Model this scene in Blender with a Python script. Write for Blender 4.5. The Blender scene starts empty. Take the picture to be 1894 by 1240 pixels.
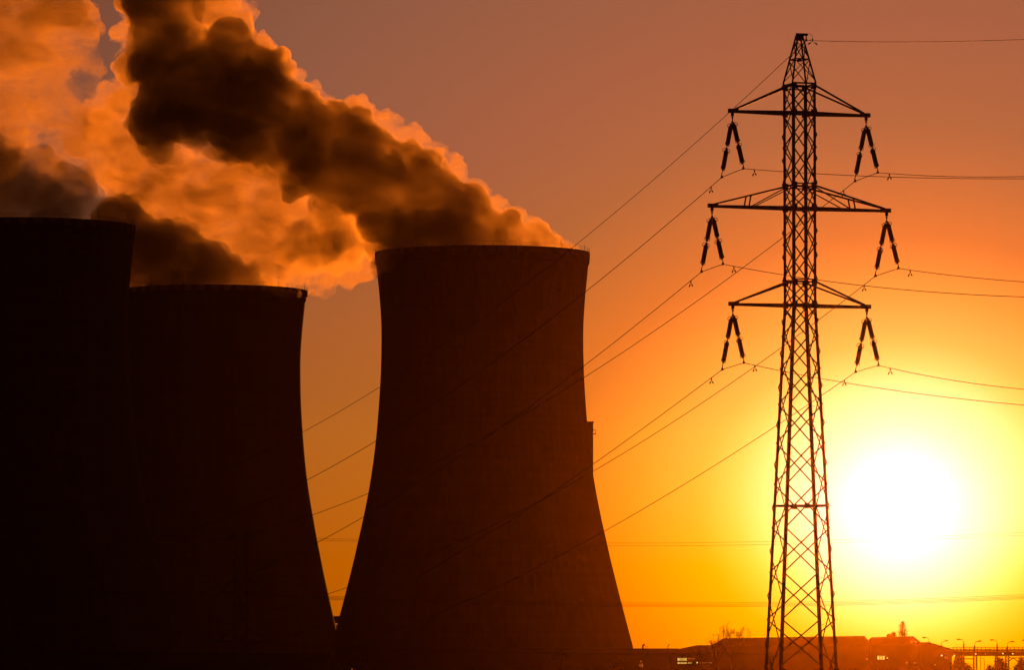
import bpy, bmesh, math, random
import numpy as np
from mathutils import Vector, Matrix, noise
R = math.radians
random.seed(7)
scene = bpy.context.scene
COL = scene.collection

# ------------------------------------------------------------------ camera, sky, sun, exposure
FPX, CX, CY = 10522.0, 947.0, 620.0          # focal length and centre in photograph pixels
PITCH = R(3.43); CAMZ = 2.0
cam_data = bpy.data.cameras.new('camera'); cam = bpy.data.objects.new('camera', cam_data); COL.objects.link(cam)
cam_data.sensor_width = 36.0; cam_data.lens = 200.0; cam_data.clip_start = 0.5; cam_data.clip_end = 60000.0
cam.location = (0, 0, CAMZ); cam.rotation_euler = (math.pi/2 + PITCH, 0, 0)
scene.camera = cam

def ray(x, y):
    u = (x-CX)/FPX; v = (CY-y)/FPX
    return Vector((u, math.cos(PITCH)-v*math.sin(PITCH), math.sin(PITCH)+v*math.cos(PITCH)))
def at(x, y, Y):
    """the point at depth Y behind the photograph's pixel (x, y)"""
    d = ray(x, y)
    return Vector((0, 0, CAMZ)) + d*(Y/d.y)
def mpp(Y):                                   # metres per photograph pixel at depth Y
    return Y/FPX

SUN = ray(1665, 935).normalized()
SUN_EL = math.asin(SUN.z); SUN_AZ = math.atan2(SUN.x, SUN.y)

sun_data = bpy.data.lights.new('sun', 'SUN'); sun = bpy.data.objects.new('sun', sun_data); COL.objects.link(sun)
sun_data.energy = 3.3; sun_data.angle = R(0.53); sun_data.color = (1.0, 0.19, 0.006)
sun.rotation_euler = (-SUN).to_track_quat('-Z', 'Y').to_euler()

world = bpy.data.worlds.new('World'); scene.world = world; world.use_nodes = True
def build_world():
    nt = world.node_tree; nt.nodes.clear(); N = nt.nodes.new; L = nt.links.new
    out = N('ShaderNodeOutputWorld'); bg = N('ShaderNodeBackground'); L(bg.outputs[0], out.inputs[0])
    tc = N('ShaderNodeTexCoord')
    def vm(op, *ins):
        n = N('ShaderNodeVectorMath'); n.operation = op
        for i, a in enumerate(ins):
            if isinstance(a, (tuple, list, Vector)): n.inputs[i].default_value = a
            elif isinstance(a, (int, float)): n.inputs[i].default_value = (a, a, a)
            else: L(a, n.inputs[i])
        return n
    def m(op, a, b=None, c=None, clamp=False):
        n = N('ShaderNodeMath'); n.operation = op; n.use_clamp = clamp
        for i, v in enumerate((a, b, c)):
            if v is None: continue
            if isinstance(v, (int, float)): n.inputs[i].default_value = v
            else: L(v, n.inputs[i])
        return n.outputs[0]
    d = vm('NORMALIZE', tc.outputs['Generated']).outputs[0]
    diff = vm('SUBTRACT', d, SUN).outputs[0]
    # the glow is a little wider than it is high
    def angle_(k):                            # angle from the sun, in photograph pixels (radians * focal length)
        sc_ = vm('MULTIPLY', diff, (1.0, 1.0, k)).outputs[0]
        dist = N('ShaderNodeVectorMath'); dist.operation = 'LENGTH'; L(sc_, dist.inputs[0]); return m('MULTIPLY', dist.outputs['Value'], FPX)
    pa, pb = angle_(1.06), angle_(1.27); w_ = m('DIVIDE', m('SUBTRACT', pa, 130.0), 220.0, clamp=True)
    px = m('ADD', pa, m('MULTIPLY', m('SUBTRACT', pb, pa), w_))
    def ramp(fac, stops, mul=1.0):
        r = N('ShaderNodeValToRGB'); r.color_ramp.interpolation = 'LINEAR'
        cr = r.color_ramp
        while len(cr.elements) > 1: cr.elements.remove(cr.elements[0])
        for i, (p, c) in enumerate(stops):
            e = cr.elements[0] if i == 0 else cr.elements.new(p)
            e.position = p; e.color = (c[0]/mul, c[1]/mul, c[2]/mul, 1)
        L(fac, r.inputs[0])
        return vm('SCALE', r.outputs[0]).outputs[0] if False else vm('MULTIPLY', r.outputs[0], mul).outputs[0]
    MAXP = 6000.0
    f = m('DIVIDE', px, MAXP, clamp=True)
    S = SKY_STOPS
    glow = ramp(f, [(p/MAXP, c) for p, c in S], 8.0)
    sep = N('ShaderNodeSeparateXYZ'); L(d, sep.inputs[0])
    el = m('MULTIPLY', sep.outputs[2], 5.0)     # 0..1 over 0..11.5 degrees
    E = ELEV_STOPS
    tint = ramp(m('MAXIMUM', el, 0.0), [(p, c) for p, c in E], 2.0)
    core = ramp(f, [(0, (1, 1, 1)), (170/MAXP, (1, 1, 1)), (380/MAXP, (0, 0, 0)), (1, (0, 0, 0))])
    inv = vm('SUBTRACT', (1, 1, 1), core).outputs[0]
    t1 = vm('MULTIPLY', tint, inv).outputs[0]; t2 = vm('MULTIPLY', (1.05, 1, .2), core).outputs[0]
    tint = vm('ADD', t1, t2).outputs[0]
    base = vm('MULTIPLY', glow, tint).outputs[0]
    sky = N('ShaderNodeTexSky'); sky.sky_type = 'NISHITA'; sky.sun_disc = False
    sky.sun_elevation = SUN_EL; sky.sun_rotation = SUN_AZ; sky.air_density = 1.6; sky.dust_density = 4.0
    nish = vm('MULTIPLY', sky.outputs[0], (0.0015, 0.0004, 0.0001)).outputs[0]
    add = vm('ADD', base, nish).outputs[0]
    L(add, bg.inputs['Color']); bg.inputs['Strength'].default_value = 1.0
SKY_STOPS = [(0, (5, 5, 8)), (60, (3.5, 3.4, 8)), (105, (1.9, 1.8, 5.3)), (134, (1.5, 1.4, 4.2)), (170, (1.35, 1.2, 3.1)), (222, (1.22, 1.05, 1.95)), (265, (1.18, .92, 1.15)), (310, (1.15, .74, .52)),
             (370, (1.1, .56, .24)), (487, (1.08, .385, .105)), (560, (1.02, .29, .073)), (630, (.79, .213, .056)), (750, (.63, .182, .056)), (895, (.485, .155, .057)), (1120, (.435, .135, .060)),
             (1500, (.325, .118, .061)), (2200, (.16, .05, .025)), (3500, (.04, .010, .004)), (6000, (.010, .002, .0005))]
ELEV_STOPS = [(0.0, (1.22, .80, .0)), (.095, (1.22, .88, .0)), (.166, (1.15, .96, .16)), (.214, (1.10, 1.0, .27)), (.245, (1.02, .94, .33)), (.30, (1.0, .92, .45)), (.357, (.94, .91, .62)), (.46, (.90, .92, .92)), (.6, (.90, .95, 1.0)), (1.0, (.9, .95, 1.0))]
build_world()

vs = scene.view_settings
vs.view_transform = 'Standard'; vs.look = 'None'; vs.exposure = 0.0; vs.gamma = 1.0; vs.use_curve_mapping = False
scene.display_settings.display_device = 'sRGB'
cy = scene.cycles
cy.use_denoising = True
try: cy.denoiser = 'OPENIMAGEDENOISE'
except Exception: pass
cy.max_bounces = 8; cy.diffuse_bounces = 2; cy.glossy_bounces = 2; cy.volume_bounces = 4; cy.transparent_max_bounces = 16
cy.volume_max_steps = 400
cy.use_adaptive_sampling = True; cy.adaptive_threshold = 0.015
scene.render.film_transparent = False

# ------------------------------------------------------------------ helpers
def new_mat(name):
    m = bpy.data.materials.new(name); m.use_nodes = True
    nt = m.node_tree; nt.nodes.clear()
    return m, nt, nt.nodes.new, nt.links.new
def surf(name, col, rough=0.8, metallic=0.0, var=0.25, scale=1.0, bump=0.0):
    m, nt, N, L = new_mat(name)
    out = N('ShaderNodeOutputMaterial'); b = N('ShaderNodeBsdfPrincipled'); L(b.outputs[0], out.inputs[0])
    b.inputs['Roughness'].default_value = rough; b.inputs['Metallic'].default_value = metallic
    tc = N('ShaderNodeTexCoord'); n = N('ShaderNodeTexNoise'); n.inputs['Scale'].default_value = scale; n.inputs['Detail'].default_value = 5
    L(tc.outputs['Object'], n.inputs['Vector'])
    mx = N('ShaderNodeMix'); mx.data_type = 'RGBA'
    mx.inputs[6].default_value = tuple(c*(1-var) for c in col)+(1,); mx.inputs[7].default_value = tuple(min(1, c*(1+var)) for c in col)+(1,)
    L(n.outputs['Fac'], mx.inputs[0]); L(mx.outputs[2], b.inputs['Base Color'])
    if bump:
        bp = N('ShaderNodeBump'); bp.inputs['Strength'].default_value = bump; L(n.outputs['Fac'], bp.inputs['Height']); L(bp.outputs[0], b.inputs['Normal'])
    return m
def link(name, me, mat, parent=None):
    o = bpy.data.objects.new(name, me); COL.objects.link(o)
    if mat: me.materials.append(mat)
    if parent: o.parent = parent
    return o
def tag(o, label=None, cat=None, group=None, kind=None):
    if label: o['label'] = label
    if cat: o['category'] = cat
    if group: o['group'] = group
    if kind: o['kind'] = kind
    return o
def empty(name, loc, rz=0.0):
    o = bpy.data.objects.new(name, None); COL.objects.link(o); o.location = loc; o.rotation_euler = (0, 0, rz)
    o.empty_display_size = 0.5
    return o
class MB:
    """collects boxes, bars, tubes and lathed shapes into one mesh"""
    def __init__(s): s.v = []; s.f = []; s.sm = []
    def add(s, vs_, fs, smooth=False):
        k = len(s.v); s.v += [tuple(p) for p in vs_]; s.f += [tuple(i+k for i in f) for f in fs]; s.sm += [smooth]*len(fs)
    def box(s, a, b):
        x0, y0, z0 = a; x1, y1, z1 = b
        s.add([(x0,y0,z0),(x1,y0,z0),(x1,y1,z0),(x0,y1,z0),(x0,y0,z1),(x1,y0,z1),(x1,y1,z1),(x0,y1,z1)],
              [(0,3,2,1),(4,5,6,7),(0,1,5,4),(1,2,6,5),(2,3,7,6),(3,0,4,7)])
    def frame(s, a, b, up=None):
        a = Vector(a); b = Vector(b); d = (b-a).normalized()
        up = Vector(up) if up else (Vector((0,0,1)) if abs(d.z) < .95 else Vector((0,1,0)))
        x = d.cross(up).normalized(); y = x.cross(d).normalized()
        return a, b, x, y
    def bar(s, a, b, w, h=None, up=None):
        h = h or w; a, b, x, y = s.frame(a, b, up); x = x*w/2; y = y*h/2
        s.add([a-x-y, a+x-y, a+x+y, a-x+y, b-x-y, b+x-y, b+x+y, b-x+y],
              [(0,3,2,1),(4,5,6,7),(0,1,5,4),(1,2,6,5),(2,3,7,6),(3,0,4,7)])
    def angle(s, a, b, w, t, ox, oy):
        """rolled angle section: two thin flanges meeting along a-b, opening along ox and oy"""
        a = Vector(a); b = Vector(b); ox = Vector(ox).normalized(); oy = Vector(oy).normalized()
        def pl(p, q):
            P = [a, a+p*w, a+p*w+q*t, a+q*t]; Q = [v+(b-a) for v in P]
            s.add(P+Q, [(0,3,2,1),(4,5,6,7),(0,1,5,4),(1,2,6,5),(2,3,7,6),(3,0,4,7)])
        pl(ox, oy); pl(oy, ox)
    def tube(s, pts, r, n=6, cap=True, radii=None):
        pts = [Vector(p) for p in pts]; rings = []; x = None
        for i, p in enumerate(pts):
            d = (pts[min(i+1, len(pts)-1)]-pts[max(i-1, 0)]).normalized()
            if x is None:
                up = Vector((0,0,1)) if abs(d.z) < .9 else Vector((0,1,0)); x = d.cross(up).normalized()
            else: x = (x-d*x.dot(d)).normalized()
            y = d.cross(x); rr = radii[i] if radii else r
            rings.append([p+x*math.cos(2*math.pi*k/n)*rr+y*math.sin(2*math.pi*k/n)*rr for k in range(n)])
        vs_ = [v for ring in rings for v in ring]; fs = []
        for i in range(len(pts)-1):
            for k in range(n): fs.append((i*n+k, i*n+(k+1)%n, (i+1)*n+(k+1)%n, (i+1)*n+k))
        s.add(vs_, fs, True)
        if cap: s.add(rings[0], [tuple(range(n))[::-1]]); s.add(rings[-1], [tuple(range(n))])
    def lathe(s, a, b, prof, n=12):
        """prof: list of (t along a-b, in metres, radius)"""
        a, b, x, y = s.frame(a, b); d = (b-a).normalized(); vs_ = []
        for t, r in prof:
            vs_ += [a+d*t+x*math.cos(2*math.pi*k/n)*r+y*math.sin(2*math.pi*k/n)*r for k in range(n)]
        fs = [(i*n+k, i*n+(k+1)%n, (i+1)*n+(k+1)%n, (i+1)*n+k) for i in range(len(prof)-1) for k in range(n)]
        s.add(vs_, fs, True)
        s.add(vs_[:n], [tuple(range(n))[::-1]]); s.add(vs_[-n:], [tuple(range(n))])
    def prism(s, poly, vec):
        """a flat outline (list of points) given the thickness vec"""
        vec = Vector(vec); P = [Vector(p) for p in poly]; n = len(P)
        s.add(P+[p+vec for p in P], [tuple(range(n))[::-1], tuple(range(n, 2*n))]+[(i, (i+1)%n, (i+1)%n+n, i+n) for i in range(n)])
    def mesh(s, name):
        me = bpy.data.meshes.new(name); me.from_pydata(s.v, [], s.f)
        me.polygons.foreach_set('use_smooth', s.sm); me.update()
        bm = bmesh.new(); bm.from_mesh(me); bmesh.ops.recalc_face_normals(bm, faces=bm.faces); bm.to_mesh(me); bm.free()
        return me
    def build(s, name, mat, parent=None): return link(name, s.mesh(name), mat, parent)

# ------------------------------------------------------------------ ground
M_ground = surf('dry_grass_ground', (.06, .05, .03), .95, 0, .5, .02)
def build_ground():
    g = MB(); n = 24; ext = 30000.0
    vs_ = [(ext*math.cos(2*math.pi*k/n), ext*math.sin(2*math.pi*k/n), 0) for k in range(n)]
    g.add(vs_, [tuple(range(n))])
    tag(g.build('ground', M_ground), kind='structure')
build_ground()

# ------------------------------------------------------------------ cooling towers
def concrete():
    m, nt, N, L = new_mat('weathered_concrete')
    out = N('ShaderNodeOutputMaterial'); b = N('ShaderNodeBsdfPrincipled'); L(b.outputs[0], out.inputs[0]); b.inputs['Roughness'].default_value = .92
    tc = N('ShaderNodeTexCoord')
    def nz(sc, det, fmin, fmax):
        mp = N('ShaderNodeMapping'); mp.inputs['Scale'].default_value = sc; L(tc.outputs['Object'], mp.inputs['Vector'])
        n = N('ShaderNodeTexNoise'); n.inputs['Scale'].default_value = 1; n.inputs['Detail'].default_value = det; L(mp.outputs[0], n.inputs['Vector'])
        r = N('ShaderNodeMapRange'); r.inputs['From Min'].default_value = .3; r.inputs['From Max'].default_value = .7; r.inputs['To Min'].default_value = fmin; r.inputs['To Max'].default_value = fmax
        L(n.outputs['Fac'], r.inputs['Value']); return r.outputs[0]
    a = nz((.45, .45, .012), 4, .82, 1.10)        # rain streaks
    c = nz((.05, .05, .05), 5, .82, 1.15)          # blotches
    d = nz((.01, .01, .9), 2, .9, 1.08)           # pour joints
    m1 = N('ShaderNodeMath'); m1.operation = 'MULTIPLY'; L(a, m1.inputs[0]); L(c, m1.inputs[1])
    m2 = N('ShaderNodeMath'); m2.operation = 'MULTIPLY'; L(m1.outputs[0], m2.inputs[0]); L(d, m2.inputs[1])
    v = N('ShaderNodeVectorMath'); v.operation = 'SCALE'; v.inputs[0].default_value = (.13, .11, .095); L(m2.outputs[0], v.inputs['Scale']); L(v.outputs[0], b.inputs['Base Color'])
    return m
M_conc = concrete()
M_gantry = surf('dark_steel', (.05, .05, .05), .7, .3, .2, .5)
M_band = surf('red_warning_paint', (.15, .035, .028), .8, 0, .2, .3)
M_bandw = surf('white_warning_paint', (.36, .33, .29), .8, 0, .3, .3)
PROFILE = [(0, 291), (50, 278.5), (100, 265.5), (150, 252.5), (200, 240), (250, 228.5), (300, 217.5), (350, 208), (400, 200.5), (450, 195), (500, 191), (550, 188),
           (600, 186.6), (650, 186.8), (700, 190), (740, 194), (756, 195.5), (763, 198.5), (782, 198.8)]
def tower_mesh_name(): return 'shell'
def cooling_tower(cx_px, d, label, slim=0.0):
    k = 0.16 # metres per profile pixel
    base = at(cx_px, 1250, d); base.z = 0
    root = empty('cooling_tower', base)
    tag(root, label, 'cooling tower', 'concrete cooling towers')
    n = 240
    # refine the profile smoothly (Catmull-Rom up to the lip)
    P = PROFILE[:-2]; prof = []
    for i in range(len(P)-1):
        p0 = P[max(i-1, 0)]; p1 = P[i]; p2 = P[i+1]; p3 = P[min(i+2, len(P)-1)]
        for j in range(4):
            t = j/4
            prof.append(tuple(.5*((2*p1[c])+(-p0[c]+p2[c])*t+(2*p0[c]-5*p1[c]+4*p2[c]-p3[c])*t*t+(-p0[c]+3*p1[c]-3*p2[c]+p3[c])*t**3) for c in (0, 1)))
    prof += PROFILE[-3:]
    LEG = 4.5
    prof = [(h, r*(1-slim*.012)-slim*max(0, 320-h)/320*8) for h, r in prof]
    prof = [(h*k+CAMZ, r*k) for h, r in prof if h*k >= LEG-1.5 or h == 0]
    prof = [(h, r) for h, r in prof if h > LEG-2]
    sh = MB(); vs_ = []; fs = []
    rows = [(h, r) for h, r in prof] + [(h, r-.9) for h, r in prof[::-1]]
    for ri, (h, r) in enumerate(rows):
        for i in range(n):
            rr = r+(.05 if (i % 3 == 0 and ri < len(prof)-3) else 0)      # fine vertical ribs
            a = 2*math.pi*i/n
            vs_.append((rr*math.cos(a), rr*math.sin(a), h))
    for ri in range(len(rows)):
        rj = (ri+1) % len(rows)
        for i in range(n):
            fs.append((ri*n+i, ri*n+(i+1)%n, rj*n+(i+1)%n, rj*n+i))
    sh.add(vs_, fs)
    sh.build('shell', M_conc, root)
    # alternating painted warning panels just under the rim: one ring, two paints
    b = MB(); rt = 198.8*k+.05; NP = 96; SUB = 3; z0 = 771*k+CAMZ; z1 = 781.5*k+CAMZ; n3 = NP*SUB; vv = []; ff = []
    for j in range(n3):
        a = 2*math.pi*j/n3; c_, s_ = math.cos(a), math.sin(a)
        vv += [(rt*c_, rt*s_, z0), (rt*c_, rt*s_, z1), ((rt-.6)*c_, (rt-.6)*s_, z1), ((rt-.6)*c_, (rt-.6)*s_, z0)]
    for j in range(n3):
        for q in range(4): ff.append((j*4+q, j*4+(q+1) % 4, ((j+1) % n3)*4+(q+1) % 4, ((j+1) % n3)*4+q))
    b.add(vv, ff); band = b.build('rim_band', M_band, root); band.data.materials.append(M_bandw)
    for i, p in enumerate(band.data.polygons):
        p.material_index = (i//4//SUB) % 2
    rail = MB(); rr = 198.3*k
    for zz in (.55, 1.1): rail.tube([(rr*math.cos(2*math.pi*i/120), rr*math.sin(2*math.pi*i/120), 782*k+CAMZ+zz) for i in range(121)], .03, 4, False)
    for i in range(60):
        a = 2*math.pi*i/60; rail.bar((rr*math.cos(a), rr*math.sin(a), 782*k+CAMZ), (rr*math.cos(a), rr*math.sin(a), 782*k+CAMZ+1.1), .05)
    rail.build('rim_railing', M_conc, root)
    for i in range(6):
        a = 2*math.pi*(i+.28)/6; r_ = MB(); r_.tube([(rr*math.cos(a), rr*math.sin(a), 782*k+CAMZ), (rr*math.cos(a), rr*math.sin(a), 782*k+CAMZ+3.2)], .05, 5)
        r_.build('lightning_rod', M_conc, root)
    # slanted legs
    legs = MB(); NL = 40; rb = 291*k+1.0; rt = prof[0][1]-.45
    for i in range(NL):
        for s_ in (-.5, .5):
            a0 = 2*math.pi*i/NL; a1 = 2*math.pi*(i+s_)/NL
            legs.bar((rb*math.cos(a0), rb*math.sin(a0), 0), (rt*math.cos(a1), rt*math.sin(a1), prof[0][0]+.4), .9)
    tag(legs.build('support_legs', M_conc, root), None)
    return root, k
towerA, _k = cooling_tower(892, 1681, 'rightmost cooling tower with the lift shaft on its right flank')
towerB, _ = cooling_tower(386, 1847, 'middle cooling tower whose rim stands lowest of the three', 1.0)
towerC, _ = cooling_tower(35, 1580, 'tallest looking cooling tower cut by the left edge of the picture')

def add_shaft():
    k = .16; rt = bpy.data.objects[towerA.name]
    m = MB(); z1 = at(1090, 783, 1681).z; m.box((29.3, -2.4, 14), (32.75, 2.4, z1)); m.box((29.0, -2.6, z1), (32.95, 2.6, z1+.35))
    sh = m.build('lift_shaft', M_conc, rt)
    p = MB(); zz = at(1090, 804, 1681).z; p.box((32.75, -1, zz), (33.6, 1, zz+.2))
    for yy in (-.95, .95): p.bar((33.5, yy, zz+.2), (33.5, yy, zz+1.3), .08); p.bar((32.75, yy, zz+1.25), (33.5, yy, zz+1.25), .08)
    p.bar((33.5, -.95, zz+1.25), (33.5, .95, zz+1.25), .08); p.build('platform', M_gantry, sh)
add_shaft()

# ------------------------------------------------------------------ main pylon
PHI = R(18.4); U = Vector((math.cos(PHI), math.sin(PHI), 0)); V = Vector((-math.sin(PHI), math.cos(PHI), 0))
PD = 350.0; PM = mpp(PD)*1.0
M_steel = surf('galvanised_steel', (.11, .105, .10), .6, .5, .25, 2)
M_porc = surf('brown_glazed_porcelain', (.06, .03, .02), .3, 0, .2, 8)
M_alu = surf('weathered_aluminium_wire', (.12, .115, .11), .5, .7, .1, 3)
def zy(y): return at(1478, y, PD).z
def hw(y):                                    # half widths of the body along and across the arms, metres
    t = max(0.0, y-565)
    return (23.1+.0505*t)*PM, (24.5+.0215*t)*PM
PB = at(1479.0, 300, PD); PB.z = 0
def cor(y, sx, sy):
    a, b = hw(y); return Vector((sx*a, sy*b, zy(y) if y < 1309 else 0))
def build_pylon():
    root = empty('transmission_pylon', PB, PHI)
    tag(root, 'tall steel lattice pylon with three pairs of cross arms standing before the sun', 'pylon')
    YB = 1310.3
    for sx in (-1, 1):
        for sy in (-1, 1):
            m = MB()
            ys = [155, 565, YB]
            for y0, y1, w in ((155, 565, .165), (565, YB, .185)):
                m.angle(cor(y0, sx, sy), cor(y1, sx, sy), w, .03, (-sx, 0, 0), (0, -sy, 0))
            # gusset plates at the arm levels
            for y in (160, 209, 344, 385, 523, 564):
                c = cor(y, sx, sy); m.box((c.x-(.30 if sx > 0 else .04), c.y-sy*.02-.015, c.z-.22), (c.x+(.04 if sx > 0 else .30), c.y-sy*.02+.015, c.z+.2))
            m.box(tuple(cor(YB, sx, sy)-Vector((.3, .3, .05))), tuple(cor(YB, sx, sy)+Vector((.3, .3, .4))))
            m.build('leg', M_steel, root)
    FR = [(155, 207), (211, 273), (273, 336), (344, 385), (389, 452), (452, 514), (521, 565), (567, 622), (622, 682), (682, 748), (748, 820), (820, 896), (896, 977), (977, 1060), (1060, 1147), (1147, 1234), (1234, 1309)]
    SD = [(158, 207), (207, 251), (251, 295), (295, 340), (340, 385), (385, 429), (429, 474), (474, 518), (518, 565), (565, 593), (593, 652), (652, 715), (715, 784), (784, 858), (858, 938), (938, 1018), (1018, 1101), (1101, 1189), (1189, 1278), (1278, 1309)]
    W = .076
    for sy in (-1, 1):
        m = MB(); off = Vector((0, sy*.035, 0))
        for i, (y0, y1) in enumerate(FR):
            m.bar(cor(y0, -1, sy)+off, cor(y1, 1, sy)+off, W, .04, (0, 1, 0)); m.bar(cor(y0, 1, sy)+off*2.2, cor(y1, -1, sy)+off*2.2, W, .04, (0, 1, 0))
        for y, w in ((155.5, .10), (163, .07), (209, .13), (341, .08), (347, .07), (387, .13), (518, .08), (523, .07), (565, .14)):
            m.bar(cor(y, -1, sy)-off, cor(y, 1, sy)-off, .05, w)
        c0 = cor(937, -1, sy); c1 = cor(937, 1, sy); m.bar(c0-off, c1-off, .05, .09)
        cc = (c0+c1)/2; m.box((cc.x-.16, cc.y-.02, cc.z-.16), (cc.x+.16, cc.y+.02, cc.z+.16))
        m.build('face_bracing', M_steel, root)
    for sx in (-1, 1):
        m = MB(); off = Vector((sx*.035, 0, 0))
        for i, (y0, y1) in enumerate(SD):
            m.bar(cor(y0, sx, -1)+off, cor(y1, sx, 1)+off, W, .04, (1, 0, 0)); m.bar(cor(y0, sx, 1)+off*2.2, cor(y1, sx, -1)+off*2.2, W, .04, (1, 0, 0))
        for y, w in ((157, .1), (209, .12), (344, .09), (387, .12), (521, .09), (565, .12), (937, .09)):
            m.bar(cor(y, sx, -1)-off, cor(y, sx, 1)-off, .05, w)
        m.build('side_bracing', M_steel, root)
    for y in (209, 386, 565, 937):                  # flat frames inside the body at the arm levels
        m = MB()
        z = Vector((0, 0, .0)); m.bar(cor(y, -1, -1)*.97+Vector((0, 0, zy(y)*.03)), cor(y, 1, 1)*.97+Vector((0, 0, zy(y)*.03)), .06)
        m.bar(cor(y, -1, 1)*.97+Vector((0, 0, zy(y)*.03+.07)), cor(y, 1, -1)*.97+Vector((0, 0, zy(y)*.03+.07)), .06)
        m.build('plan_bracing', M_steel, root)
    # pointed peak
    m = MB(); zt = zy(66); tw = 4.6*PM
    def pk(y, sx, sy):
        t = (155-y)/(155-66); a, b = hw(155); return Vector((sx*(a+(tw-a)*t), sy*(b+(tw-b)*t), zy(155)+(zt-zy(155))*t))
    for sx in (-1, 1):
        for sy in (-1, 1): m.bar(pk(155, sx, sy), pk(66, sx, sy), .085)
    for (y0, y1) in ((150, 112), (108, 78)):
        for s_ in (-1, 1):
            m.bar(pk(y0, -1, s_), pk(y1, 1, s_), .05, .04); m.bar(pk(y0, 1, s_)+Vector((0, s_*.05, 0)), pk(y1, -1, s_)+Vector((0, s_*.05, 0)), .05, .04)
            m.bar(pk(y0, s_, -1), pk(y1, s_, 1), .05, .04); m.bar(pk(y0, s_, 1)+Vector((s_*.05, 0, 0)), pk(y1, s_, -1)+Vector((s_*.05, 0, 0)), .05, .04)
    for s_ in (-1, 1):
        m.bar(pk(110, -1, s_), pk(110, 1, s_), .05, .07); m.bar(pk(110, s_, -1), pk(110, s_, 1), .05, .07)
    m.box((-tw-.06, -tw-.06, zt-.28), (tw+.06, tw+.06, zt+.02)); m.box((-.2, -.08, zt+.02), (.55, .08, zt+.16))
    c = pk(110, 0, 0); m.box((-.1, -.1, c.z-.12), (.12, .1, c.z+.1))
    m.build('peak', M_steel, root)
    # six cross arms
    tips = {}
    for nm, yu, yl, tipx, brace in (('upper', 160, 210, 135.5, 0), ('middle', 345, 386, 176.0, 1), ('lower', 523, 566, 135.5, 0)):
        for sx in (-1, 1):
            m = MB(); T = Vector((sx*tipx*PM, 0, zy(yl)))
            tips[(nm, sx)] = T
            for sy in (-1, 1):
                lo = cor(yl, sx, sy); up = cor(yu, sx, sy); te = Vector((T.x, sy*.10, T.z)); tu = Vector((T.x-sx*.25, sy*.08, T.z+.14))
                m.bar(lo, te, .09, .15); m.bar(up, tu, .085, .10)
                if brace:
                    f = .54
                    lp = lo.lerp(te, f); upn = up.lerp(tu, f); m.bar(lp, upn, .075, .075)
                    m.bar(lo.lerp(te, f-.06), up.lerp(tu, .0)+Vector((0, 0, -.1)), .06)
            for f in (.18, .45, .72):
                a_ = cor(yl, sx, -1).lerp(Vector((T.x, -.1, T.z)), f); b_ = cor(yl, sx, 1).lerp(Vector((T.x, .1, T.z)), f)
                m.bar(a_, b_, .05); g_ = cor(yl, sx, 1).lerp(Vector((T.x, .1, T.z)), f-.16); m.bar(a_, g_, .05)
            m.box((min(T.x-sx*.45, T.x+sx*.17), -.13, T.z-.09), (max(T.x-sx*.45, T.x+sx*.17), .13, T.z+.16))
            m.box((T.x-sx*.08-.09, -.04, T.z-.3), (T.x-sx*.08+.09, .04, T.z-.09))
            tag(m.build('cross_arm', M_steel, root))
    # step bolts up two legs
    sb = MB(); sb.bar((0, 0, 0), (.22, 0, 0), .02); sb.box((.2, -.022, -.022), (.225, .022, .022)); me = sb.mesh('step_bolt'); me.materials.append(M_steel)
    y = 112; i = 0
    while y < 1230:
        c = cor(max(y, 156), 1, 1) if y > 156 else pk(y, 1, 1)
        o = bpy.data.objects.new('step_bolt', me); COL.objects.link(o); o.parent = root; o.location = c+Vector((0, 0, 0))
        o.rotation_euler = (0, 0, R(-90) if i % 2 else R(0)); y += 14.5; i += 1
    return root, tips
pylon, TIPS = build_pylon()
def p2w(p): return PB + U*p.x + V*p.y + Vector((0, 0, p.z))

# insulator sets: an inverted V of two strings, two long rod units each
SHED = None
def rod_mesh():
    m = MB(); L = 1.45; prof = [(0, .05), (.03, .085), (.12, .085), (.14, .055)]; n = 22
    for i in range(n):
        t = .15+(L-.28)*i/n; st = (L-.28)/n
        prof += [(t, .075), (t+st*.45, .145), (t+st*.55, .145), (t+st*.95, .075)]
    prof += [(L-.12, .055), (L-.11, .085), (L-.03, .085), (L, .05)]
    m.lathe((0, 0, 0), (0, 0, -1), prof, 14); return m.mesh('insulator_rod')
def horn_mesh():
    m = MB()
    for s_ in (-1, 1):
        m.tube([(s_*.07, 0, .05), (s_*.14, 0, .03), (s_*.22, .02, -.06), (s_*.235, .03, -.16), (s_*.18, .03, -.21), (s_*.12, .02, -.18), (s_*.10, .0, -.10)], .02, 6)
    m.bar((-.08, 0, .05), (.08, 0, .05), .03)
    return m.mesh('arcing_horn')
ME_ROD = rod_mesh(); ME_ROD.materials.append(M_porc); ME_HORN = horn_mesh(); ME_HORN.materials.append(M_steel)
CL = {}
def clamp_mesh():
    m = MB(); m.tube([(-.14, 0, -.03), (-.06, 0, 0), (.06, 0, 0), (.14, 0, -.03)], .045, 8); m.box((-.05, -.05, 0), (.05, .05, .10)); m.tube([(0, 0, .08), (0, 0, .24)], .03, 6); return m.mesh('wire_clamp')
ME_CLAMP = clamp_mesh(); ME_CLAMP.materials.append(M_steel)
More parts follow.
